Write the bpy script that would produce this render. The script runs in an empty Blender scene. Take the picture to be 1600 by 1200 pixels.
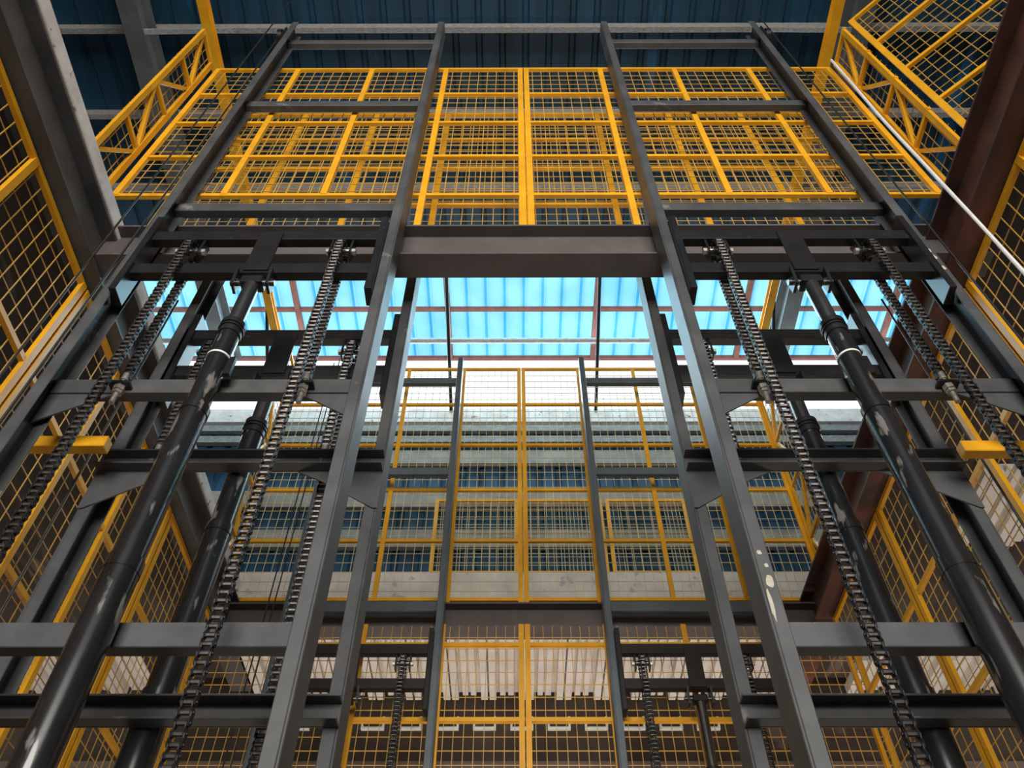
import bpy, math, random
from mathutils import Vector, Matrix
random.seed(7)
sc = bpy.context.scene
COL = sc.collection
R = math.radians
E = 1.5                        # eye height: every z below is written relative to the eye, the builder adds E

# ------------------------------------------------------------------ camera, world, lights, exposure
cam_d = bpy.data.cameras.new('camera')
cam_d.sensor_width = 36.0
cam_d.lens = 1300.0 / 1600.0 * 36.0
cam_d.clip_start = 0.05
cam = bpy.data.objects.new('camera', cam_d)
COL.objects.link(cam)
cam.location = (0, 0, E)
cam.matrix_world = (Matrix.Translation((0, 0, E)) @ Matrix.Rotation(R(0.25), 4, 'Z')
                    @ Matrix.Rotation(R(90 + 51.13), 4, 'X') @ Matrix.Rotation(R(0.12), 4, 'Z'))
sc.camera = cam

world = bpy.data.worlds.new('sky')
sc.world = world
world.use_nodes = True
bg = world.node_tree.nodes['Background']
bg.inputs['Color'].default_value = (0.86, 0.94, 1.0, 1)
bg.inputs['Strength'].default_value = 1.5

sc.view_settings.view_transform = 'Standard'
sc.view_settings.look = 'None'
sc.view_settings.gamma = 1.0
sc.view_settings.use_curve_mapping = False
sc.view_settings.exposure = 0.1
sc.cycles.use_denoising = True
sc.cycles.max_bounces = 6
sc.cycles.transparent_max_bounces = 8

def area(name, loc, aim, sx, sy, power, color):
    d = bpy.data.lights.new(name, 'AREA')
    d.shape = 'RECTANGLE'
    d.size, d.size_y, d.energy, d.color = sx, sy, power, color
    o = bpy.data.objects.new(name, d)
    COL.objects.link(o)
    o.location = (loc[0], loc[1], loc[2] + E)
    v = Vector(aim) - Vector(loc)
    o.rotation_euler = v.to_track_quat('-Z', 'Y').to_euler()
    return o

area('fill_behind_camera', (0.3, -11.2, 4.0), (0.2, 4.0, 4.6), 9.0, 7.0, 2600, (1.0, 0.95, 0.87))  # added frontal fill, unseen behind the camera
area('daylight_clerestory', (0, 7.75, 9.25), (0, 3.0, 6.0), 12.0, 1.1, 330, (0.80, 0.92, 1.0))
area('daylight_skylight', (0, 6.7, 9.85), (0, 6.2, 0), 9.0, 1.4, 200, (0.50, 0.84, 1.0))
area('fill_uplight_rear', (0.3, 6.95, 0.2), (0.3, 6.95, 4.0), 7.0, 0.5, 150, (1.0, 0.90, 0.80))  # added uplight to brighten the rear decking, no fixture there
area('fill_uplight_east', (5.0, 5.6, 1.6), (5.0, 5.7, 4.0), 1.2, 1.6, 26, (1.0, 0.88, 0.76))  # added uplight for the decking on the right
area('fill_uplight_west', (-5.0, 6.3, 1.6), (-5.0, 6.4, 4.0), 1.2, 1.0, 14, (1.0, 0.88, 0.76))  # added uplight for the decking on the left

# ------------------------------------------------------------------ materials
MATS = {}
def mat(name, c1, c2=None, scale=6.0, rough=0.5, metal=0.0, spots=None, spot_scale=20.0, spot_level=0.66,
        stretch=(1, 1, 1), spec=0.5, bump=0.0, coat=0.0, rough2=None):
    m = bpy.data.materials.new(name)
    m.use_nodes = True
    nt = m.node_tree
    b = nt.nodes['Principled BSDF']
    N, L = nt.nodes.new, nt.links.new
    tc = N('ShaderNodeTexCoord')
    mp = N('ShaderNodeMapping')
    mp.inputs['Scale'].default_value = stretch
    L(tc.outputs['Object'], mp.inputs['Vector'])
    n = N('ShaderNodeTexNoise')
    n.inputs['Scale'].default_value = scale
    n.inputs['Detail'].default_value = 5
    n.inputs['Roughness'].default_value = 0.65
    L(mp.outputs['Vector'], n.inputs['Vector'])
    cr = N('ShaderNodeValToRGB')
    c2 = c2 or tuple(x * 0.72 for x in c1)
    cr.color_ramp.elements[0].position = 0.36
    cr.color_ramp.elements[1].position = 0.64
    cr.color_ramp.elements[0].color = (*c2, 1)
    cr.color_ramp.elements[1].color = (*c1, 1)
    L(n.outputs['Fac'], cr.inputs['Fac'])
    out = cr.outputs['Color']
    if spots:
        s = N('ShaderNodeTexNoise')
        s.inputs['Scale'].default_value = spot_scale
        s.inputs['Detail'].default_value = 4
        L(mp.outputs['Vector'], s.inputs['Vector'])
        r = N('ShaderNodeValToRGB')
        r.color_ramp.elements[0].position = spot_level
        r.color_ramp.elements[1].position = spot_level + 0.05
        L(s.outputs['Fac'], r.inputs['Fac'])
        mx = N('ShaderNodeMix')
        mx.data_type = 'RGBA'
        L(r.outputs['Color'], mx.inputs['Factor'])
        L(out, mx.inputs['A'])
        mx.inputs['B'].default_value = (*spots, 1)
        out = mx.outputs['Result']
    L(out, b.inputs['Base Color'])
    if rough2 is not None:
        mr = N('ShaderNodeMapRange')
        mr.inputs['To Min'].default_value = rough
        mr.inputs['To Max'].default_value = rough2
        L(n.outputs['Fac'], mr.inputs['Value'])
        L(mr.outputs['Result'], b.inputs['Roughness'])
    else:
        b.inputs['Roughness'].default_value = rough
    b.inputs['Metallic'].default_value = metal
    b.inputs['Specular IOR Level'].default_value = spec
    b.inputs['Coat Weight'].default_value = coat
    if bump:
        bp = N('ShaderNodeBump')
        bp.inputs['Strength'].default_value = bump
        bp.inputs['Distance'].default_value = 0.01
        L(n.outputs['Fac'], bp.inputs['Height'])
        L(bp.outputs['Normal'], b.inputs['Normal'])
    MATS[name] = m
    return m

steel = mat('charcoal_painted_steel', (0.080, 0.082, 0.086), (0.045, 0.047, 0.050), 3.0, 0.42, spots=(0.16, 0.155, 0.15), spot_scale=5, spot_level=0.68, rough2=0.6)
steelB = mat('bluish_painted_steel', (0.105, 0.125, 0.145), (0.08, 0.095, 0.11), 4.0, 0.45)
splat = mat('charcoal_steel_with_cement_splashes', (0.080, 0.082, 0.086), (0.045, 0.047, 0.050), 3.0, 0.45, spots=(0.42, 0.40, 0.34), spot_scale=4.2, spot_level=0.72)
black = mat('black_enamel', (0.016, 0.016, 0.018), (0.009, 0.009, 0.010), 6, 0.32, spots=(0.06, 0.06, 0.06), spot_scale=24, spot_level=0.70)
cylm = mat('black_cylinder_paint', (0.016, 0.017, 0.019), (0.009, 0.009, 0.010), 4, 0.16, spots=(0.17, 0.155, 0.14), spot_scale=7, spot_level=0.615, stretch=(2.4, 2.4, 0.55), coat=0.5, rough2=0.34)
rodm = mat('bare_steel_rod', (0.24, 0.23, 0.22), (0.13, 0.12, 0.12), 6, 0.25, metal=0.9, stretch=(3, 3, .4))
chainm = mat('oiled_chain_steel', (0.020, 0.019, 0.022), (0.010, 0.010, 0.012), 30, 0.4, metal=0.3)
rollm = mat('worn_roller_steel', (0.17, 0.155, 0.145), (0.09, 0.083, 0.08), 30, 0.34, metal=0.9)
boltm = mat('galvanised_bolt', (0.50, 0.46, 0.42), (0.30, 0.28, 0.26), 30, 0.4, metal=0.6)
yellow = mat('yellow_paint', (0.82, 0.40, 0.012), (0.68, 0.31, 0.010), 4, 0.42, spots=(0.20, 0.11, 0.03), spot_scale=12, spot_level=0.74)
wirem = mat('yellow_coated_wire', (0.62, 0.36, 0.07), (0.50, 0.28, 0.05), 8, 0.5)
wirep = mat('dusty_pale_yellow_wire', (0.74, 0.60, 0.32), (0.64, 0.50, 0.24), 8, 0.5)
beamm = mat('brown_grey_beam_steel', (0.105, 0.088, 0.085), (0.075, 0.062, 0.060), 2.0, 0.6, spots=(0.22, 0.20, 0.19), spot_scale=22, spot_level=0.76)
beamr = mat('red_oxide_beam_steel', (0.14, 0.048, 0.030), (0.040, 0.020, 0.016), 2.0, 0.65)
beamg = mat('grey_beam_steel', (0.095, 0.09, 0.09), (0.055, 0.052, 0.05), 2.0, 0.6)
conc = mat('rough_concrete', (0.80, 0.76, 0.74), (0.60, 0.56, 0.54), 5, 0.9, spots=(0.22, 0.19, 0.18), spot_scale=11, spot_level=0.66, bump=0.6)
dado = mat('whitewashed_concrete', (0.74, 0.64, 0.57), (0.58, 0.50, 0.45), 3, 0.9, spots=(0.42, 0.38, 0.37), spot_scale=5, spot_level=0.62)
blue = mat('blue_roof_sheet', (0.008, 0.055, 0.105), (0.005, 0.030, 0.058), 1.4, 0.5, spots=(0.012, 0.10, 0.23), spot_scale=1.1, spot_level=0.60, stretch=(3, .3, 1))
bluew = mat('blue_wall_sheet', (0.009, 0.068, 0.15), (0.006, 0.043, 0.095), 1.4, 0.55, stretch=(3, 3, .5))
galv = mat('galvanised_purlin', (0.30, 0.29, 0.28), (0.15, 0.145, 0.14), 20, 0.55, stretch=(1, 3, 3))
girt = mat('dusty_grey_girt', (0.33, 0.305, 0.27), (0.21, 0.195, 0.17), 4, 0.6)
raft = mat('grey_rafter_paint', (0.11, 0.12, 0.12), (0.075, 0.082, 0.082), 3, 0.5)
redox = mat('red_oxide_primer', (0.30, 0.095, 0.07), (0.22, 0.07, 0.05), 8, 0.6)
deckm = mat('white_floor_decking', (0.74, 0.70, 0.66), (0.60, 0.56, 0.52), 3, 0.55)
brown = mat('dark_brown_wall', (0.070, 0.050, 0.040), (0.040, 0.029, 0.024), 1.5, 0.9, spots=(0.12, 0.09, 0.075), spot_scale=3, spot_level=0.66)
soffit = mat('shade_brown_soffit', (0.060, 0.044, 0.036), (0.030, 0.023, 0.020), 1.2, 0.9, spots=(0.13, 0.10, 0.085), spot_scale=1.6, spot_level=0.63, stretch=(3, .5, 1))  # dark brown stands in for unlit decking under the side floors
brownl = mat('grey_brown_wall', (0.16, 0.125, 0.11), (0.10, 0.08, 0.07), 2.5, 0.9)
floorm = mat('grey_cement_floor', (0.09, 0.085, 0.08), (0.06, 0.056, 0.05), 2, 0.85)
white = mat('white_plastic', (0.78, 0.77, 0.74), (0.66, 0.65, 0.62), 10, 0.5)
mat('dried_cement', (0.50, 0.47, 0.38), (0.40, 0.37, 0.30), 30, 0.9)
rope = mat('black_wire_rope', (0.02, 0.02, 0.02), (0.012, 0.012, 0.012), 60, 0.5)

sky = bpy.data.materials.new('translucent_cyan_sheet')
sky.use_nodes = True
nt = sky.node_tree
nt.nodes.remove(nt.nodes['Principled BSDF'])
tc = nt.nodes.new('ShaderNodeTexCoord')
no = nt.nodes.new('ShaderNodeTexNoise'); no.inputs['Scale'].default_value = 1.2
cr = nt.nodes.new('ShaderNodeValToRGB')
cr.color_ramp.elements[0].color = (0.22, 0.58, 0.76, 1); cr.color_ramp.elements[0].position = 0.3
cr.color_ramp.elements[1].color = (0.36, 0.74, 0.88, 1); cr.color_ramp.elements[1].position = 0.7
tr = nt.nodes.new('ShaderNodeBsdfTranslucent')
nt.links.new(tc.outputs['Object'], no.inputs['Vector'])
nt.links.new(no.outputs['Fac'], cr.inputs['Fac'])
nt.links.new(cr.outputs['Color'], tr.inputs['Color'])
nt.links.new(tr.outputs['BSDF'], nt.nodes['Material Output'].inputs['Surface'])

# ------------------------------------------------------------------ mesh builder
class MB:
    def __init__(self):
        self.v, self.f = [], []
    def add(self, vs, fs):
        n = len(self.v)
        self.v += [tuple(p) for p in vs]
        self.f += [tuple(i + n for i in f) for f in fs]
        return self
    def box(self, x0, x1, y0, y1, z0, z1):
        return self.add([(x0, y0, z0), (x1, y0, z0), (x1, y1, z0), (x0, y1, z0), (x0, y0, z1), (x1, y0, z1), (x1, y1, z1), (x0, y1, z1)],
                        [(3, 2, 1, 0), (4, 5, 6, 7), (0, 1, 5, 4), (1, 2, 6, 5), (2, 3, 7, 6), (3, 0, 4, 7)])
    def bar(self, p, q, w, h, up=(0, 0, 1)):
        p, q, up = Vector(p), Vector(q), Vector(up)
        d = (q - p).normalized()
        s = d.cross(up)
        if s.length < 1e-4:
            s = d.cross(Vector((0, 1, 0)))
        s.normalize()
        t = s.cross(d).normalized()
        s, t = s * (w / 2), t * (h / 2)
        vs = [p - s - t, p + s - t, p + s + t, p - s + t, q - s - t, q + s - t, q + s + t, q - s + t]
        return self.add(vs, [(3, 2, 1, 0), (4, 5, 6, 7), (0, 1, 5, 4), (1, 2, 6, 5), (2, 3, 7, 6), (3, 0, 4, 7)])
    def cyl(self, p, q, r, n=16, r2=None):
        p, q = Vector(p), Vector(q)
        d = (q - p).normalized()
        a = d.orthogonal().normalized()
        b = d.cross(a)
        r2 = r if r2 is None else r2
        vs = []
        for i in range(n):
            t = 2 * math.pi * i / n
            vs.append(p + (a * math.cos(t) + b * math.sin(t)) * r)
        for i in range(n):
            t = 2 * math.pi * i / n
            vs.append(q + (a * math.cos(t) + b * math.sin(t)) * r2)
        fs = [(i, (i + 1) % n, n + (i + 1) % n, n + i) for i in range(n)]
        fs += [tuple(range(n - 1, -1, -1)), tuple(range(n, 2 * n))]
        return self.add(vs, fs)
    def ring(self, c, r0, r1, h, n=28):                     # a band round a vertical axis
        vs = []
        for z in (c[2] - h / 2, c[2] + h / 2):
            for r in (r0, r1):
                for i in range(n):
                    t = 2 * math.pi * i / n
                    vs.append((c[0] + r * math.cos(t), c[1] + r * math.sin(t), z))
        fs = []
        for i in range(n):
            j = (i + 1) % n
            fs += [(i, j, 2 * n + j, 2 * n + i)[::-1], (n + i, n + j, 3 * n + j, 3 * n + i),
                   (i, j, n + j, n + i), (2 * n + i, 2 * n + j, 3 * n + j, 3 * n + i)[::-1]]
        return self.add(vs, fs)
    def prism(self, poly, off):                             # polygon of 3-D points pushed along off
        off = Vector(off)
        n = len(poly)
        vs = [Vector(p) for p in poly] + [Vector(p) + off for p in poly]
        fs = [tuple(range(n - 1, -1, -1)), tuple(range(n, 2 * n))] + [(i, (i + 1) % n, n + (i + 1) % n, n + i) for i in range(n)]
        return self.add(vs, fs)
    def tube(self, pts, r, n=8):
        pts = [Vector(p) for p in pts]
        a = (pts[1] - pts[0]).normalized().orthogonal().normalized()
        vs, fs = [], []
        for k, p in enumerate(pts):
            d = (pts[min(k + 1, len(pts) - 1)] - pts[max(k - 1, 0)]).normalized()
            a = (a - d * a.dot(d)).normalized()
            b = d.cross(a)
            for i in range(n):
                t = 2 * math.pi * i / n
                vs.append(p + (a * math.cos(t) + b * math.sin(t)) * r)
        for k in range(len(pts) - 1):
            for i in range(n):
                j = (i + 1) % n
                fs.append((k * n + i, k * n + j, (k + 1) * n + j, (k + 1) * n + i))
        fs += [tuple(range(n - 1, -1, -1)), tuple(range((len(pts) - 1) * n, len(pts) * n))]
        return self.add(vs, fs)
    def mesh(self, name, org=(0, 0, 0), smooth=False):
        me = bpy.data.meshes.new(name)
        me.from_pydata([(x - org[0], y - org[1], z - org[2]) for x, y, z in self.v], [], self.f)
        me.update()
        if smooth:
            for p in me.polygons:
                p.use_smooth = True
            try:
                me.set_sharp_from_angle(angle=R(40))
            except Exception:
                pass
        return me

def link(name, me, m, parent=None, org=(0, 0, 0), bevel=0):
    o = bpy.data.objects.new(name, me)
    COL.objects.link(o)
    if m is not None and not me.materials:
        me.materials.append(m)
    if parent is not None:
        o.parent = parent
    else:
        o.location = (org[0], org[1], org[2] + E)
    if bevel:
        b = o.modifiers.new('edge', 'BEVEL')
        b.width, b.segments, b.limit_method = bevel, 1, 'ANGLE'
    return o

class Thing:                                                # an Empty at the thing's base that parents its parts
    def __init__(self, name, label, cat, org, group=None):
        o = bpy.data.objects.new(name, None)
        COL.objects.link(o)
        o.empty_display_size = 0.1
        o.location = (org[0], org[1], org[2] + E)
        o['label'], o['category'] = label, cat
        if group:
            o['group'] = group
        self.o, self.org = o, org
    def part(self, name, mb, m, smooth=False, bevel=0, parent=None, label=None):
        o = link(name, mb.mesh(name, self.org, smooth), m, parent or self.o, bevel=bevel)
        if label:
            o['label'] = label
        return o

def single(name, mb, m, label, cat, org, group=None, smooth=False, bevel=0, kind=None):
    o = link(name, mb.mesh(name, org, smooth), m, None, org, bevel)
    o['label'], o['category'] = label, cat
    if group:
        o['group'] = group
    if kind:
        o['kind'] = kind
    return o

def struct(name, mb, m, label, cat, bevel=0):
    o = link(name, mb.mesh(name), m, None, (0, 0, 0), bevel)
    o['kind'], o['label'], o['category'] = 'structure', label, cat
    return o

def ibeam_x(mb, x0, x1, yc, z0, z1, w, tf=0.016, tw=0.012):
    mb.box(x0, x1, yc - w / 2, yc + w / 2, z0, z0 + tf)
    mb.box(x0, x1, yc - w / 2, yc + w / 2, z1 - tf, z1)
    mb.box(x0, x1, yc - tw / 2, yc + tw / 2, z0 + tf, z1 - tf)
    return mb
def ibeam_y(mb, y0, y1, xc, z0, z1, w, tf=0.016, tw=0.012):
    mb.box(xc - w / 2, xc + w / 2, y0, y1, z0, z0 + tf)
    mb.box(xc - w / 2, xc + w / 2, y0, y1, z1 - tf, z1)
    mb.box(xc - tw / 2, xc + tw / 2, y0, y1, z0 + tf, z1 - tf)
    return mb

# ------------------------------------------------------------------ the setting
CX = 0.085                      # middle of the lift shaft
RZ = 10.0                       # underside of the roof sheets
XW = 9.0                        # side walls
struct('floor', MB().box(-XW, XW, -11.6, 7.6, -1.62, -1.5), floorm, 'grey cement ground floor of the warehouse', 'floor')

def rib_sheet(x0, x1, y0, y1, z, pitch=0.27, h=0.035):
    mb = MB()
    prof = []
    x = x0
    while x < x1:
        prof += [(x, z), (x + pitch - 0.085, z), (x + pitch - 0.065, z + h), (x + pitch - 0.02, z + h)]
        x += pitch
    t = 0.004
    n = len(prof)
    vs = []
    for (px, pz) in prof:
        vs += [(px, y0, pz), (px, y1, pz), (px, y0, pz + t), (px, y1, pz + t)]
    fs = []
    for i in range(n - 1):
        a, b = 4 * i, 4 * (i + 1)
        fs += [(a, a + 1, b + 1, b), (a + 2, b + 2, b + 3, a + 3), (a, b, b + 2, a + 2), (a + 1, a + 3, b + 3, b + 1)]
    return mb.add(vs, fs)
struct('ceiling', rib_sheet(-XW, XW, -11.6, 5.72, RZ), blue, 'dark blue ribbed sheet roof', 'roof')
# the translucent sheets are a single skin so that daylight shines through once
mb = MB()
x = -XW
prof = []
while x < XW:
    prof += [(x, RZ), (x + 0.185, RZ), (x + 0.205, RZ + 0.035), (x + 0.25, RZ + 0.035)]
    x += 0.27
mb.add([p for (px, pz) in prof for p in ((px, 5.72, pz), (px, 7.56, pz))], [(2 * i, 2 * i + 1, 2 * i + 3, 2 * i + 2) for i in range(len(prof) - 1)])
for i in range(int(2 * XW / 0.27) + 1):                      # second strips added under the ribs to darken them
    x = -XW + 0.27 * i + 0.205
    mb.add([(x, 5.72, RZ - 0.001), (x + 0.04, 5.72, RZ - 0.001), (x + 0.04, 7.56, RZ - 0.001), (x, 7.56, RZ - 0.001)], [(0, 1, 2, 3)])
struct('window_1', mb, sky, 'bright cyan translucent ribbed skylight sheets in the roof', 'skylight')

def wall_sheet_x(x0, x1, y, z0, z1, pitch=0.24, d=0.03):
    mb = MB()
    prof = []
    x = x0
    while x < x1:
        prof += [(x, y), (x + pitch - 0.09, y), (x + pitch - 0.07, y + d), (x + pitch - 0.02, y + d)]
        x += pitch
    mb.add([p for (px, py) in prof for p in ((px, py, z0), (px, py, z1))], [(2 * i, 2 * i + 2, 2 * i + 3, 2 * i + 1) for i in range(len(prof) - 1)])
    mb.box(x0, x1, y + d + 0.01, y + d + 0.04, z0, z1)
    return mb
wb = struct('wall_back', wall_sheet_x(-XW, XW, 7.5, 5.83, 8.4), bluew, 'dark blue ribbed sheet wall behind the rear cage', 'wall')
link('concrete_dado', MB().box(-XW, XW, 7.36, 7.60, 4.77, 5.83).mesh('concrete_dado'), dado, wb)
link('lower_wall', MB().box(-XW, XW, 7.6, 7.72, -1.5, 4.77).mesh('lower_wall'), brown, wb)
link('wall_band', MB().box(-XW, XW, 7.54, 7.6, -1.5, 3.80).mesh('wall_band'), brownl, wb)
link('parapet', MB().box(-XW, XW, 7.42, 7.62, 8.4, 8.66).mesh('parapet'), conc, wb)
struct('wall_left', MB().box(-XW - 0.15, -XW, -11.6, 7.6, -1.5, RZ + 0.1), brown, 'dark brown side wall of the warehouse', 'wall')
struct('wall_right', MB().box(XW, XW + 0.15, -11.6, 7.6, -1.5, RZ + 0.1), brown, 'dark brown side wall of the warehouse', 'wall')
mb = MB()
mb.box(-XW, -4.2, -11.6, -11.45, -1.5, RZ); mb.box(5.2, XW, -11.6, -11.45, -1.5, RZ)
mb.box(-4.2, 5.2, -11.6, -11.45, 7.6, RZ); mb.box(-4.2, 5.2, -11.6, -11.45, -1.5, 0.4)  # opening made up out of view to let the frontal fill in
struct('wall_front', mb, brown, 'dark brown wall with a wide opening', 'wall')

# upper floor slab round the shaft with ribbed steel decking below it
def deck(x0, x1, y0, y1, z):
    mb = MB()
    pitch, h = 0.37, 0.085
    x = x0
    while x + pitch <= x1 + 1e-6:
        for (a, b, dz) in ((0, 0.066, 0), (0.083, 0.149, 0), (0.186, 0.24, 0.05), (0.266, 0.32, 0.05)):
            mb.box(x + a, x + b, y0, y1, z + dz, z + h)
        x += pitch
    return mb.box(x0, x1, y0, y1, z + h, z + h + 0.012)
for nm, x0, x1, y0, y1, lb in (('floor_upper', -XW, -2.76, -11.4, 7.45, 'upper floor slab left of the shaft, shade painted in brown'), ('floor_mezzanine', 2.85, XW, -11.4, 7.45, 'upper floor slab right of the shaft, shade painted in brown'),
                               ('floor_landing', -2.76, 2.85, 6.53, 7.45, 'upper floor slab behind the rear cage')):
    struct(nm, MB().box(x0, x1, y0, y1, 4.60, 4.77), soffit, lb, 'floor')
for nm, x0, x1, y0, y1, lb in (('ceiling_deck', -2.55, 2.64, 6.53, 7.59, 'white ribbed steel decking under the floor behind the lower cage'), ('ceiling_deck', 3.58, 6.6, 4.5, 5.35, 'white ribbed steel decking under the floor right of the rear masts'), ('ceiling_deck', 3.3, 6.6, 7.0, 7.59, 'white ribbed steel decking under the floor in the rear right corner'),
                               ('ceiling_deck', -6.6, -3.6, 6.9, 7.59, 'white ribbed steel decking under the floor left of the shaft')):
    struct(nm, deck(x0, x1, y0, y1, 4.44 if x0 == -2.55 else 4.50), deckm, lb, 'decking')  # side decking laid only where it looks lit, the rest stays dark slab
# broken white concrete edge lying along the shaft on the left beam
mb = MB().box(-2.75, -2.548, -1.5, 6.3, 4.764, 4.885)
struct('trim_1', mb, conc, 'rough white concrete slab edge above the left beam', 'slab edge', 0.006)

# ------------------------------------------------------------------ steel floor beams
t = single('steel_beam', ibeam_x(MB(), -2.74, 2.92, 2.645, 4.44, 4.81, 0.17, 0.018), beamm, 'wide brown-grey steel beam crossing the shaft below the upper cage', 'beam', (CX, 2.625, 4.44), kind='thing')
single('steel_beam', ibeam_x(MB(), -2.62, 2.82, 6.41, 4.40, 4.66, 0.20, 0.018), beamm, 'speckled brown steel beam under the rear cage and above the lower gate', 'beam', (CX, 6.41, 4.4), kind='thing')
single('steel_beam', ibeam_y(MB(), -2.5, 7.38, -2.655, 4.41, 4.76, 0.19, 0.018), beamg, 'grey steel beam running up the left edge of the shaft', 'beam', (-2.655, 2.5, 4.41), kind='thing')
single('steel_beam', ibeam_y(MB(), -2.5, 7.38, 2.745, 4.41, 4.76, 0.20, 0.018), beamr, 'reddish brown steel beam running up the right edge of the shaft', 'beam', (2.745, 2.5, 4.41), kind='thing')

# ------------------------------------------------------------------ lift masts
def channel(mb, xw, side, y0, y1, z0, z1, fl=0.058, tw=0.010):
    """C-channel standing upright: web at xw, flanges reaching towards side (+1/-1)."""
    a, b = sorted((xw, xw + side * tw))
    mb.box(a, b, y0, y1, z0, z1)
    a, b = sorted((xw + side * tw, xw + side * fl))
    mb.box(a, b, y0, y0 + tw, z0, z1)
    mb.box(a, b, y1 - tw, y1, z0, z1)
    return mb

def mast(label, xa, xb, y0, ztop, depth, bars, style, group, m=steel, top_pulley=False, gz=(), splashed=False):
    """xa < xb: the outer faces of the two rails; the channel openings face each other."""
    t = Thing('lift_mast', label, 'lift mast', ((xa + xb) / 2, y0, -1.5), group)
    y1 = y0 + depth
    for xw, s in ((xa, 1), (xb, -1)):
        mm = splat if (splashed and s == (1 if xa > 0 else -1)) else m
        r = t.part('guide_rail', channel(MB(), xw, s, y0, y1, -1.5, ztop, 0.062), mm, bevel=0.003)
    for zb in bars:
        if style == 'box':                                  # square tubes between the rails, towards the back of the rails
            t.part('cross_bar', MB().box(xa + 0.011, xb - 0.011, y0 + 0.09, y0 + 0.15, zb, zb + 0.10), m, bevel=0.003)
        else:                                               # open channels on the front of the rails
            mb = MB()
            mb.box(xa, xb, y0 - 0.012, y0 - 0.002, zb, zb + 0.10)
            mb.box(xa, xb, y0 - 0.072, y0 - 0.012, zb, zb + 0.010)
            mb.box(xa, xb, y0 - 0.072, y0 - 0.012, zb + 0.090, zb + 0.10)
            t.part('cross_bar', mb, m, bevel=0.002)
    for zb in gz:
        for xw, s in ((xa, 1), (xb, -1)):
            yg = y0 + 0.10 if style == 'box' else y0 - 0.008
            if style == 'box':
                poly = [(xw + s * 0.012, yg, zb), (xw + s * 0.33, yg, zb), (xw + s * 0.24, yg, zb - 0.05), (xw + s * 0.012, yg, zb - 0.20)]
            else:
                poly = [(xw, yg, zb), (xw + s * 0.42, yg, zb), (xw + s * 0.30, yg, zb - 0.06), (xw + s * 0.02, yg, zb - 0.24), (xw, yg, zb - 0.24)]
            t.part('gusset_plate', MB().prism(poly, (0, 0.008, 0)), m)
    return t

G_A = 'lift masts of the front lift'
G_B = 'lift masts of the rear lift'
Y1, Y2, Y3 = 2.40, 2.93, 6.10
bars1 = (1.655, 3.03, 4.88, 6.72, 8.37)
m1 = mast('tall charcoal steel lift mast in front on the left side of the shaft', -2.215, -0.693, Y1, 8.76, 0.15, bars1, 'box', G_A, gz=(3.03,))
m2 = mast('tall charcoal steel lift mast in front on the right, cement splashes on its inner rail', 0.868, 2.405, Y1, 8.76, 0.15, bars1, 'box', G_A, gz=(3.03,), splashed=True)
for t, xs in ((m1, (-2.215, -0.693)), (m2, (0.868, 2.405))):
    for k, xw in enumerate(xs):                             # triangular ties from the rail back to the beam
        s = 1 if k else -1
        xx = xw - 0.012 if k else xw + 0.002
        t.part('tie_bracket', MB().prism([(xx, 2.55, 4.84), (xx, 2.68, 4.84), (xx, 2.55, 5.22)], (0.012, 0, 0)), steel)
bars2 = (1.60, 2.935)
m3 = mast('short charcoal lift mast behind the left front mast, ending behind the brown-grey beam', -2.07, -0.652, Y2, 5.0, 0.14, bars2, 'channel', G_B, gz=(2.935,))
m4 = mast('short charcoal lift mast behind the right front mast, ending behind the brown-grey beam', 0.85, 2.22, Y2, 5.0, 0.14, bars2, 'channel', G_B, gz=(2.935,))
bars3 = (1.6, 2.95, 4.48, 6.18, 7.70)
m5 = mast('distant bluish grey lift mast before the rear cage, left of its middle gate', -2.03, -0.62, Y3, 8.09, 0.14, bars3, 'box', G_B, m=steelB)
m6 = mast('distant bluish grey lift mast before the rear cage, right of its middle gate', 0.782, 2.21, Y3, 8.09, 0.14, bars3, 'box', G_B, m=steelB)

# cement splashes and three paint dots on the right front mast
def splash(t, x, y, z, w, h, name):
    pts = []
    for i in range(14):
        a = 2 * math.pi * i / 14
        k = random.uniform(0.75, 1.15)
        pts.append((x + math.cos(a) * w * k, y, z + math.sin(a) * h * k))
    t.part(name, MB().prism(pts, (0, -0.0015, 0)), MATS['dried_cement'])
for (x, z, w, h) in ((0.897, 1.99, 0.010, 0.012), (0.910, 1.93, 0.008, 0.010), (0.905, 1.86, 0.016, 0.03), (0.888, 1.76, 0.007, 0.07)):
    splash(m2, x, Y1, z, w, h, 'cement_splash')
for (x, z) in ((2.372, 4.19), (2.376, 4.11), (2.379, 4.00)):
    splash(m2, x, Y1, z, 0.015, 0.022, 'paint_dot')

# pulleys on the tips of the outer front rails
for t, xw, s in ((m1, -2.215, -1), (m2, 2.405, 1)):
    mb = MB().box(*sorted((xw, xw + s * 0.012)), Y1 - 0.02, Y1 + 0.16, 8.30, 8.52)
    mb.cyl((xw + s * 0.012, Y1 + 0.05, 8.42), (xw + s * 0.03, Y1 + 0.05, 8.42), 0.03, 12)
    p = t.part('top_pulley', mb, black)
    t.part('pulley_wheel', MB().cyl((xw + s * 0.03, Y1 + 0.05, 8.42), (xw + s * 0.075, Y1 + 0.05, 8.42), 0.075, 20), black, smooth=True, parent=p)

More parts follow.
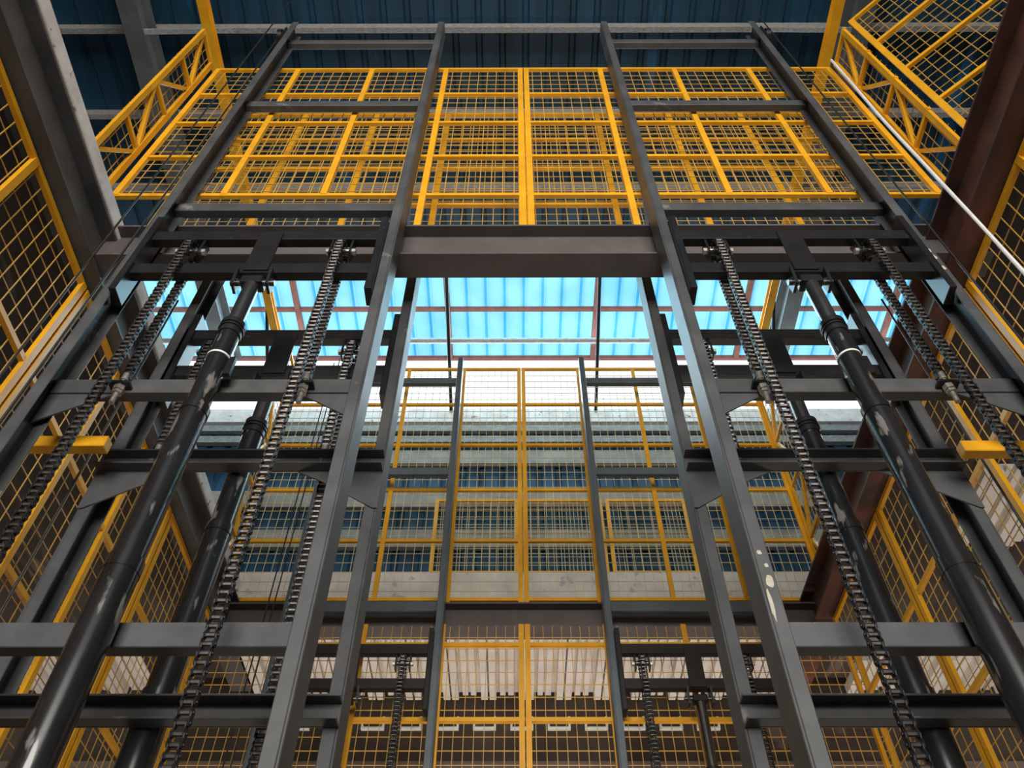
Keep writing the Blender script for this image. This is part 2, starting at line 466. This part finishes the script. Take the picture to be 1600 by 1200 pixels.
# ------------------------------------------------------------------ lifting crossheads
def crosshead(label, xa, xb, xc, yc, zu, zl, chains, face, group):
    """yc: centre plane; face -1: the chains and the cylinder stand on the viewer's side."""
    t = Thing('lifting_crosshead', label, 'crosshead', (xc, yc, zl), group)
    L, Rr = xa + 0.085, xb - 0.085
    t.part('upper_beam', MB().box(L, Rr, yc - 0.03, yc + 0.03, zu, zu + 0.095), black, bevel=0.004)
    t.part('lower_beam', MB().box(L, Rr, yc - 0.03, yc + 0.03, zl, zl + 0.095), black, bevel=0.004)
    for x0 in (L - 0.022, Rr - 0.018):
        mb = MB().box(x0, x0 + 0.04, yc - 0.05, yc + 0.07, zl - 0.19, zu + 0.24)
        e = t.part('end_plate', mb, black, bevel=0.004)
        s = -1 if x0 < xc else 1
        for z in (zl - 0.12, zu + 0.17):
            xe = x0 if s < 0 else x0 + 0.04
            t.part('roller', MB().cyl((xe, yc + 0.06, z), (xe + s * 0.025, yc + 0.06, z), 0.045, 16), rodm, smooth=True, parent=e)
    yf = yc - 0.038
    t.part('centre_plate', MB().box(xc - 0.068, xc + 0.068, yf - 0.004, yf + 0.008, zl + 0.01, zu + 0.06), black, bevel=0.003)
    for s in (-1, 1):
        t.part('clevis_lug', MB().prism([(xc + s * 0.085, yc - 0.055, zl + 0.01), (xc + s * 0.085, yc + 0.045, zl + 0.01), (xc + s * 0.085, yc + 0.03, zl - 0.13), (xc + s * 0.085, yc - 0.04, zl - 0.13)], (s * 0.016, 0, 0)), black)
    t.part('clevis_pin', MB().cyl((xc - 0.12, yc - 0.005, zl - 0.075), (xc + 0.12, yc - 0.005, zl - 0.075), 0.018, 12), rodm, smooth=True)
    for xk in chains:
        zs = (zu + zl) / 2 + 0.085
        sp = t.part('sprocket', MB().cyl((xk - 0.012, yc, zs), (xk + 0.012, yc, zs), 0.05, 20).cyl((xk - 0.05, yc, zs), (xk + 0.05, yc, zs), 0.02, 12), rodm, smooth=True)
        for s in (-1, 1):
            mb = MB().prism([(xk + s * 0.052, yc - 0.02, zu + 0.01), (xk + s * 0.052, yc + 0.05, zu + 0.01), (xk + s * 0.052, yc + 0.03, zs - 0.06), (xk + s * 0.052, yc - 0.03, zs - 0.06)], (s * 0.012, 0, 0))
            t.part('sprocket_bracket', mb, black)
        for s in (-1, 1):
            t.part('axle_bolt', MB().cyl((xk + s * 0.064, yc, zs - 0.005), (xk + s * 0.085, yc, zs - 0.005), 0.02, 6), boltm)
    return t
G_C = 'lifting crossheads'
crosshead('black lifting crosshead in the nearest left mast, under the upper cage', -2.215, -0.693, -1.42, 2.41, 4.305, 3.935, (-1.86, -0.995), -1, G_C)
crosshead('black lifting crosshead in the nearest right mast, under the upper cage', 0.868, 2.405, 1.605, 2.41, 4.305, 3.935, (1.17, 2.04), -1, G_C)
crosshead('black lifting crosshead seen against the skylight behind the left front mast', -2.07, -0.652, -1.395, 3.00, 4.13, 3.77, (-1.83, -0.975), 1, G_C)
crosshead('black lifting crosshead seen against the skylight behind the right front mast', 0.85, 2.22, 1.56, 3.00, 4.13, 3.77, (1.13, 2.01), 1, G_C)
crosshead('small distant black crosshead before the white decking, left of the lower gate', -2.03, -0.62, -1.34, 6.10, 3.97, 3.65, (-1.76, -0.92), -1, G_C)
crosshead('small distant black crosshead before the white decking, right of the lower gate', 0.782, 2.21, 1.47, 6.10, 3.97, 3.65, (1.05, 1.89), -1, G_C)

# ------------------------------------------------------------------ hydraulic cylinders
def cylinder(label, x, y, ztop, z1, z2, z3, group, strap=True, k=1.0):
    t = Thing('hydraulic_cylinder', label, 'cylinder', (x, y, -1.5), group)
    mb = MB().box(x - 0.06, x + 0.06, y - 0.04, y + 0.04, ztop - 0.03, ztop + 0.03)
    t.part('rod_eye', mb, black, bevel=0.006)
    t.part('piston_rod', MB().cyl((x, y, z1), (x, y, ztop - 0.03), 0.041 * k, 24), rodm, smooth=True, label='bare steel piston rod')
    g = MB()
    g.cyl((x, y, z1 - 0.085), (x, y, z1 - 0.045), 0.058 * k, 28).cyl((x, y, z1 - 0.045), (x, y, z1 - 0.035), 0.064 * k, 28).cyl((x, y, z1 - 0.035), (x, y, z1 - 0.02), 0.056 * k, 28).cyl((x, y, z1 - 0.02), (x, y, z1 + 0.012), 0.063 * k, 28)
    t.part('gland_ring', g, black, smooth=True)
    t.part('upper_stage', MB().cyl((x, y, z2), (x, y, z1 - 0.07), 0.053 * k, 28), cylm, smooth=True)
    t.part('joint_ring', MB().cyl((x, y, z2 - 0.03), (x, y, z2 + 0.015), 0.064 * k, 28).cyl((x, y, z2 + 0.015), (x, y, z2 + 0.03), 0.058 * k, 28), cylm, smooth=True)
    t.part('middle_stage', MB().cyl((x, y, z3), (x, y, z2 - 0.02), 0.0605 * k, 28), cylm, smooth=True)
    t.part('joint_ring', MB().cyl((x, y, z3 - 0.03), (x, y, z3 + 0.03), 0.068 * k, 28), cylm, smooth=True)
    t.part('barrel', MB().cyl((x, y, -1.5), (x, y, z3 - 0.02), 0.066 * k, 28), cylm, smooth=True)
    if strap:
        zs = z1 - 0.27
        t.part('cable_tie', MB().ring((x, y, zs), 0.0535 * k, 0.058 * k, 0.012), white, label='white plastic strap')
        t.part('strap_bracket', MB().box(x + 0.052, x + 0.085, y - 0.01, y + 0.012, zs - 0.12, zs + 0.01), black)
    return t
G_H = 'hydraulic cylinders'
cylinder('long black telescopic cylinder in the nearest left mast, white strap near its top', -1.42, 2.41, 3.86, 3.45, 2.80, 1.93, G_H)
cylinder('long black telescopic cylinder in the nearest right mast, white strap near its top', 1.605, 2.41, 3.86, 3.45, 2.80, 1.93, G_H)
cylinder('black cylinder behind the left front mast, under the crosshead against the skylight', -1.395, 3.00, 3.69, 3.36, 2.62, 1.75, G_H, False, 1.02)
cylinder('black cylinder behind the right front mast, under the crosshead against the skylight', 1.575, 3.00, 3.69, 3.36, 2.62, 1.75, G_H, False, 1.02)
cylinder('distant black cylinder under the small crosshead left of the lower gate', -1.34, 6.10, 3.57, 3.0, 2.3, 1.4, G_H, False)
cylinder('distant black cylinder under the small crosshead right of the lower gate', 1.47, 6.10, 3.57, 3.0, 2.3, 1.4, G_H, False)

# ------------------------------------------------------------------ roller chains
CH = {}
PITCH = 0.034
def chain_meshes(face, zs, zfree, zanch):
    key = (face, round(zs - zanch, 3), round(zs - zfree, 3))
    if key in CH:
        return CH[key]
    r = 0.060
    def at(s):                                              # s along: free strand up, round the sprocket, down to the anchor
        la = zs - zfree
        arc = math.pi * r
        if s < la:
            return (face * r, zfree + s - zs)
        if s < la + arc:
            a = (s - la) / r
            return (face * r * math.cos(a), r * math.sin(a))
        return (-face * r, -(s - la - arc))
    total = (zs - zfree) + math.pi * r + (zs - zanch)
    n = int(total / PITCH)
    pl, ro = MB(), MB()
    for i in range(n):
        (y0, z0), (y1, z1) = at(i * PITCH), at((i + 1) * PITCH)
        d = Vector((0, y1 - y0, z1 - z0)).normalized()
        nrm = Vector((1, 0, 0)).cross(d)
        p, q = Vector((0, y0, z0)), Vector((0, y1, z1))
        off = 0.0165 if i % 2 else 0.0215
        for s in (-1, 1):
            h, e = 0.0145, 0.011
            c = (p + q) / 2
            poly = [p - d * e - nrm * h * .5, p - d * e + nrm * h * .5, p + d * 0.003 + nrm * h, c + nrm * h * 0.72, q - d * 0.003 + nrm * h,
                    q + d * e + nrm * h * .5, q + d * e - nrm * h * .5, q - d * 0.003 - nrm * h, c - nrm * h * 0.72, p + d * 0.003 - nrm * h]
            poly = [v + Vector((s * off - 0.0022, 0, 0)) for v in poly]
            pl.prism(poly, (0.0044, 0, 0))
        ro.cyl(p + Vector((-0.0145, 0, 0)), p + Vector((0.0145, 0, 0)), 0.0098, 8)
        pl.cyl(p + Vector((-0.0275, 0, 0)), p + Vector((0.0275, 0, 0)), 0.0055, 6)
    CH[key] = (pl.mesh('link_plates'), ro.mesh('rollers', smooth=True), zanch - zs)
    CH[key][0].materials.append(chainm)
    CH[key][1].materials.append(rollm)
    return CH[key]

def chain(label, x, y, zs, face, zfree, zanch, yb, group):
    pl, ro, za = chain_meshes(face, zs, zfree, zanch)
    t = Thing('roller_chain', label, 'chain', (x, y, zs), group)
    link('link_plates', pl, None, t.o)
    link('rollers', ro, None, t.o)['label'] = 'shiny rollers'
    ya = y - face * 0.06
    b = t.part('anchor_bolt', MB().cyl((x, ya, zanch - 0.17), (x, ya, zanch + 0.01), 0.013, 10).cyl((x, ya, zanch - 0.01), (x, ya, zanch + 0.035), 0.019, 10), boltm, smooth=True, label='galvanised threaded bolt')
    t.part('lock_nut', MB().cyl((x, ya, zanch - 0.085), (x, ya, zanch - 0.055), 0.027, 6).cyl((x, ya, zanch - 0.105), (x, ya, zanch - 0.088), 0.025, 6), boltm, parent=b)
    y0, y1 = sorted((ya - 0.03 * (1 if yb > ya else -1), yb))
    t.part('anchor_plate', MB().box(x - 0.05, x + 0.05, y0, y1, zanch - 0.055, zanch - 0.040), black)
    return t
G_K = 'roller chains of the lifts'
ZC = 4.205
chain('black roller chain at the outer side of the nearest left mast', -1.86, 2.41, ZC, -1, -0.4, 3.10, 2.489, G_K)
chain('black roller chain between the cylinder and the inner rail of the nearest left mast', -0.995, 2.41, ZC, -1, -0.4, 3.10, 2.489, G_K)
chain('black roller chain between the cylinder and the inner rail of the nearest right mast', 1.17, 2.41, ZC, -1, -0.4, 3.10, 2.489, G_K)
chain('black roller chain at the outer side of the nearest right mast', 2.04, 2.41, ZC, -1, -0.4, 3.10, 2.489, G_K)
ZD = 4.035
for x, lb in ((-1.83, 'thin black chain behind the left front mast, outside its rear cylinder'), (-0.975, 'thin black chain behind the left front mast, beside the inner rail'),
              (1.13, 'thin black chain behind the right front mast, beside the inner rail'), (2.01, 'thin black chain behind the right front mast, outside its rear cylinder')):
    chain(lb, x, 3.00, ZD, 1, -0.4, 3.10, 2.94, G_K)
ZE = 3.895
for x, lb in ((-1.76, 'distant chain on the outer end of the small left crosshead'), (-0.92, 'distant chain on the inner end of the small left crosshead'),
              (1.05, 'distant chain on the inner end of the small right crosshead'), (1.89, 'distant chain on the outer end of the small right crosshead')):
    chain(lb, x, 6.10, ZE, -1, 0.8, 3.06, 6.19, G_K)

# ------------------------------------------------------------------ yellow mesh cages
def panel(name, label, cat, p0, p1, z0, zs, ups, group, wires=True, bw=0.045, bt=0.030, step=(0.086, 0.114), wm=None, braces=(), wr=0.0026, ztop=None):
    """Welded panel in the vertical plane through p0-p1 (xy). zs: heights of its rails, ups: distances of its uprights along p0-p1."""
    p0, p1 = Vector((*p0, 0)), Vector((*p1, 0))
    d = (p1 - p0)
    ln = d.length
    d.normalize()
    nrm = Vector((d.y, -d.x, 0))                             # faces the viewer for panels drawn left to right
    zl, zh = zs[0], ztop or zs[-1]
    org = (p0 + d * ln / 2)
    t = Thing(name, label, cat, (org.x, org.y, zl), group)
    for u in ups:
        c = p0 + d * u
        t.part('upright', MB().bar((c.x, c.y, z0 if z0 is not None else zl), (c.x, c.y, zh), bw, bt, up=nrm), yellow)
    for z in zs:
        mb = MB()
        a, b = p0 - nrm * 0.004, p1 - nrm * 0.004
        mb.bar((a.x, a.y, z), (b.x, b.y, z), bt, bw * 0.8)
        t.part('rail', mb, yellow)
    for (ua, za, ub, zb) in braces:
        a, b = p0 + d * ua - nrm * 0.01, p0 + d * ub - nrm * 0.01
        t.part('brace', MB().bar((a.x, a.y, za), (b.x, b.y, zb), bt, bw * 0.8, up=nrm), yellow)
    mb = MB()
    off = -nrm * (bt / 2 + 0.004)
    n = max(1, round(ln / step[0]))
    for i in range(1, n):
        c = p0 + d * (ln * i / n) + off
        mb.bar((c.x, c.y, zl), (c.x, c.y, zh), wr * 2, wr * 2)
    m = max(1, round((zh - zl) / step[1]))
    for i in range(1, m):
        z = zl + (zh - zl) * i / m
        a, b = p0 + off - nrm * 0.004, p1 + off - nrm * 0.004
        mb.bar((a.x, a.y, z), (b.x, b.y, z), wr * 2, wr * 2)
    t.part('wire_mesh', mb, wm or wirem)
    return t

SP = 0.71
def row(yp, zs, group, cage, z0=None, wm=None, c=CX, k=1.0, parts=6, **kw):
    """Six panels across the shaft: ends, two wide panels, two gate leaves meeting at a double post."""
    e, w, g = 2.86, 2.11, 0.735
    spans = [(-e, -w, (0.022,), 'mesh_fence', 'narrow yellow end panel of the %s, far left'),
             (-w, -g, (0.022, 0.71), 'mesh_fence', 'wide yellow panel of the %s, left of its gate'),
             (-g, -0.003, (0.022, 0.708), 'cage_gate', 'left mesh gate leaf of the %s'),
             (0.003, g, (0.025, 0.71), 'cage_gate', 'right mesh gate leaf of the %s'),
             (g, w, (0.665, 1.353), 'mesh_fence', 'wide yellow panel of the %s, right of its gate'),
             (w, e, (0.728,), 'mesh_fence', 'narrow yellow end panel of the %s, far right')]
    for a, b, ups, nm, lb in spans:
        panel(nm, lb % cage, 'gate' if nm == 'cage_gate' else 'mesh fence', (c + a * k, yp), (c + b * k, yp), z0 if nm == 'cage_gate' else None, zs, [u * k for u in ups], group, wm=wm, **kw)

# upper cage over the wide beam: front layer, rear layer, side returns, open door leaf
zf = [5.28, 5.92, 6.58, 7.23, 7.88]
row(2.585, zf, 'panels of the upper front cage', 'upper front cage', z0=4.812)
single('steel_channel', MB().box(-2.9, 3.05, 2.985, 3.055, 5.0, 5.008).box(-2.9, 3.05, 3.047, 3.055, 5.008, 5.072).box(-2.9, 3.05, 2.985, 3.055, 5.072, 5.08), steel, 'steel channel carrying the upper rear cage layer, on the tops of the rear masts', 'channel', (CX, 3.02, 5.0))
zr = [5.10, 5.37, 6.00, 6.67, 7.29, 7.90]
row(3.02, zr, 'panels of the upper cage behind', 'upper rear cage layer')
zb = [(0.02, 5.28, 0.32, 5.92), (0.32, 5.92, 0.02, 6.58), (0.02, 6.58, 0.32, 7.23), (0.32, 7.23, 0.02, 7.88)]
panel('mesh_fence', 'yellow mesh side return with zigzag braces at the upper left of the upper cage', 'mesh fence', (-2.81, 2.22), (-2.81, 2.56), None, zf, (0.02, 0.31), 'side returns of the upper cage', braces=zb)
panel('mesh_fence', 'yellow mesh side return with zigzag braces at the upper right of the upper cage', 'mesh fence', (2.985, 2.56), (2.985, 2.22), None, zf, (0.02, 0.31), 'side returns of the upper cage', braces=[(0.33 - a, b, 0.33 - c, d) for a, b, c, d in zb])
panel('cage_gate', 'yellow mesh door standing open at an angle beside the upper right side return', 'gate', (3.02, 2.18), (3.02 + 1.35, 2.18 - 1.33), None, zf, (0.022, 1.87), None, braces=((0.9, 7.23, 1.86, 7.88),))

# rear cage on the rear beam, its side returns
zk = [4.79, 5.50, 6.20, 6.90, 7.61, 8.30]
row(6.45, zk, 'panels of the rear cage', 'rear cage below the skylight', wm=wirep, z0=4.662)
zb = [(0.02 + 0.38 * (i % 2), zk[i], 0.40 - 0.38 * (i % 2), zk[i + 1]) for i in range(5)]
panel('mesh_fence', 'yellow mesh side return with zigzag braces on the left of the rear cage', 'mesh fence', (-2.78, 6.02), (-2.78, 6.44), None, zk, (0.02, 0.40), 'side returns of the rear cage', braces=zb, wm=wirep)
panel('mesh_fence', 'yellow mesh side return with zigzag braces on the right of the rear cage', 'mesh fence', (2.95, 6.44), (2.95, 6.02), None, zk, (0.02, 0.40), 'side returns of the rear cage', braces=[(0.42 - a, b, 0.42 - c, d) for a, b, c, d in zb], wm=wirep)
# guards on the dado behind the rear cage
for x0, x1, lb in ((-0.95, 0.045, 'low yellow guard fence on the dado behind the left leaf of the rear cage gate'), (0.10, 1.05, 'low yellow guard fence on the dado behind the right leaf of the rear cage gate'),
                   (1.09, 2.05, 'low yellow guard fence on the dado, right of the rear cage gate')):
    panel('dado_fence', lb, 'guard fence', (x0, 7.392), (x1, 7.392), None, [5.848, 6.93], (0.022, x1 - x0 - 0.022), 'guard fences on the dado', wm=wirep)

# lower gate at ground level below the rear beam
zl = [-1.4, -0.6, 0.1, 0.8, 1.5, 2.2, 2.85, 3.50, 4.19]
row(6.275, zl, 'panels of the lower rear gate', 'lower cage under the speckled beam', ztop=4.39)

# side walls of the shaft
zs = [-1.4, -0.5, 0.35, 1.18, 1.98, 2.79, 3.59, 4.375]
for X, side, flip in ((-2.66, 'left', False), (2.80, 'right', True)):
    for a, b, ups, lb in ((0.25, 2.765, (0.022, 0.84, 1.68, 2.49), 'tall yellow mesh panel on the %s shaft wall nearest the viewer'),
                          (2.785, 4.80, (0.022, 0.65, 1.33, 1.99), 'tall yellow mesh panel on the %s shaft wall beside the rear masts'),
                          (4.82, 6.19, (0.022, 0.68, 1.345), 'tall yellow mesh panel on the %s shaft wall next to the lower cage')):
        p0, p1 = ((X, a), (X, b)) if not flip else ((X, b), (X, a))
        if flip:
            ups = [b - a - u for u in ups]
        panel('mesh_fence', lb % side, 'mesh fence', p0, p1, None, zs, ups, 'mesh panels of the %s shaft wall' % side, step=(0.098, 0.125))

# yellow stubs holding the rear masts
single('support_stub', MB().box(-2.63, -1.95, 2.70, 2.76, 2.89, 2.96), yellow, 'short yellow square tube reaching from the left shaft wall to the rear mast', 'support tube', (-2.3, 2.73, 2.88), 'yellow support stubs', bevel=0.004)
single('support_stub', MB().box(2.12, 2.78, 2.70, 2.76, 2.85, 2.92), yellow, 'short yellow square tube reaching from the right shaft wall to the rear mast', 'support tube', (2.5, 2.73, 2.88), 'yellow support stubs', bevel=0.004)

# ------------------------------------------------------------------ roof steel
for y, z, m, lb in ((2.79, 0, galv, 'speckled grey roof purlin crossing behind the tops of the front rails'),
                    (3.78, 0, galv, 'grey roof purlin next behind the one at the rail tops'), (4.74, 0, galv, 'grey roof purlin seen through the upper cage just above the wide beam')):
    single('roof_purlin', MB().box(-XW, XW, y - 0.03, y + 0.03, RZ - 0.16, RZ - 0.004), m, lb, 'purlin', (0, y, RZ - 0.16), 'grey roof purlins')
for y, lb in ((5.70, 'red purlin at the near edge of the skylight sheets'), (6.65, 'thin red purlin across the middle of the skylight'), (7.53, 'thin red purlin along the far edge of the skylight')):
    single('roof_purlin', MB().box(-XW, XW, y - 0.025, y + 0.025, RZ - 0.07, RZ - 0.004), redox, lb, 'purlin', (0, y, RZ - 0.07), 'red skylight purlins')
for x, lb in ((-5.24, 'red bar under the skylight at its far left'), (-3.10, 'red bar under the skylight over the left masts'), (-0.95, 'red bar under the skylight left of the shaft centre'), (1.17, 'red bar under the skylight right of the shaft centre'),
              (3.31, 'red bar under the skylight over the right masts'), (5.40, 'red bar under the skylight at its far right')):
    single('skylight_bar', MB().box(x - 0.035, x + 0.035, 5.73, 7.50, RZ - 0.085, RZ - 0.006), redox, lb, 'skylight bar', (x, 6.6, RZ - 0.085), 'red skylight bars')
for x, lb in ((-4.14, 'grey steel roof rafter left of the shaft'), (3.78, 'grey steel roof rafter right of the shaft')):
    r = single('roof_rafter', ibeam_y(MB(), -11.4, 7.45, x, 9.46, 9.84, 0.21, 0.014), raft, lb, 'rafter', (x, 1, 9.46), 'grey roof rafters', kind='thing')
    s = 1 if x < 0 else -1
    single('knee_brace', MB().bar((x + s * 0.06, 2.70, 9.50), (x + s * 0.95, 2.79, 9.86), 0.05, 0.05), galv, 'thin grey knee brace from the %s rafter to the purlin' % ('left' if x < 0 else 'right'), 'brace', (x + s * .5, 2.75, 9.5), 'knee braces')
for x, lb in ((-3.22, 'long yellow steel runway rail under the roof left of the upper cage'), (3.36, 'long yellow steel runway rail under the roof right of the upper cage')):
    single('runway_rail', ibeam_y(MB(), -11.3, 7.35, x, 9.14, 9.26, 0.10, 0.012), yellow, lb, 'runway rail', (x, 1, 9.14), 'yellow runway rails', kind='thing')
for x0, x1, lb in ((-0.93, -0.86, 'dark slanting rod before the skylight, left of the shaft centre'), (1.17, 1.11, 'dark slanting rod before the skylight, right of the shaft centre'), (-3.36, -3.36, 'dark slanting rod before the skylight over the left masts'), (3.52, 3.52, 'dark slanting rod before the skylight over the right masts')):
    single('brace_rod', MB().cyl((x0, 5.72, RZ - 0.12), (x1, 7.40, 8.60), 0.026, 10), chainm, lb, 'brace rod', (x0, 6.5, 9), 'slanting brace rods', smooth=True)
single('roof_pipe', MB().cyl((-XW + 0.02, 7.02, 9.70), (XW - 0.02, 7.02, 9.70), 0.042, 16), galv, 'straight grey pipe running across below the skylight', 'pipe', (0, 7.02, 9.7), smooth=True)

# girts on the far wall
for z0, z1, m, lb in ((6.24, 6.50, girt, 'grey wall girt just above the concrete dado'), (6.86, 7.12, girt, 'grey wall girt in the middle of the blue wall'), (7.60, 7.84, girt, 'grey wall girt near the top of the blue wall'),
                      (8.00, 8.12, galv, 'pale grey wall girt below the open strip, lower of two'), (8.22, 8.33, galv, 'pale grey wall girt below the open strip, upper of two')):
    mb = MB().box(-XW, XW, 7.42, 7.428, z0, z1).box(-XW, XW, 7.428, 7.49, z0, z0 + 0.008).box(-XW, XW, 7.428, 7.49, z1 - 0.008, z1)
    single('wall_girt', mb, m, lb, 'girt', (0, 7.36, z0), 'girts of the far wall')

# small white brackets under the decking
for i in range(13):
    x = -2.08 + i * 0.358
    single('wall_bracket', MB().box(x - 0.11, x + 0.11, 7.555, 7.60, 4.125, 4.145).box(x - 0.11, x - 0.09, 7.555, 7.60, 4.145, 4.18).box(x + 0.09, x + 0.11, 7.555, 7.60, 4.145, 4.25), white,
           'small white bracket in the dark row below the decking behind the lower gate', 'bracket', (x, 7.55, 4.12), 'white brackets below the decking')

# ------------------------------------------------------------------ ropes and the hanging cable
def rope_at(x, y, ztop, lb):
    single('wire_rope', MB().cyl((x, y, -1.5), (x, y, ztop), 0.0065, 8), rope, lb, 'wire rope', (x, y, -1.5), 'thin black wire ropes', smooth=True)
rope_at(-2.46, 2.46, 9.95, 'thin black rope left of the nearest left mast, outer of two')
rope_at(-2.30, 2.46, 8.42, 'thin black rope left of the nearest left mast, inner of two')
rope_at(2.55, 2.46, 9.95, 'thin black rope right of the nearest right mast')
rope_at(-2.21, 3.00, 4.60, 'thin black rope beside the outer rail of the left rear mast')
rope_at(2.41, 3.00, 4.60, 'thin black rope beside the outer rail of the right rear mast')
rope_at(-2.18, 6.12, 8.0, 'thin black rope before the rear cage, outer of two at its left')
rope_at(-2.10, 6.05, 8.0, 'thin black rope before the rear cage, inner of two at its left')
pts = [(2.93, 2.50, 7.86), (2.83, 2.42, 7.0), (2.72, 2.34, 6.0), (2.61, 2.24, 4.95), (2.58, 2.21, 4.0), (2.57, 2.2, 2.0)]
cu = []
for i in range(len(pts) - 1):
    for k in range(6):
        t = k / 6
        p = [Vector(pts[max(0, min(len(pts) - 1, i + j))]) for j in (-1, 0, 1, 2)]
        cu.append(0.5 * ((2 * p[1]) + (-p[0] + p[2]) * t + (2 * p[0] - 5 * p[1] + 4 * p[2] - p[3]) * t * t + (-p[0] + 3 * p[1] - 3 * p[2] + p[3]) * t ** 3))
single('power_cable', MB().tube(cu, 0.011, 8), white, 'white electric cable hanging from the upper cage corner on the right', 'cable', (2.9, 2.4, 4), smooth=True)
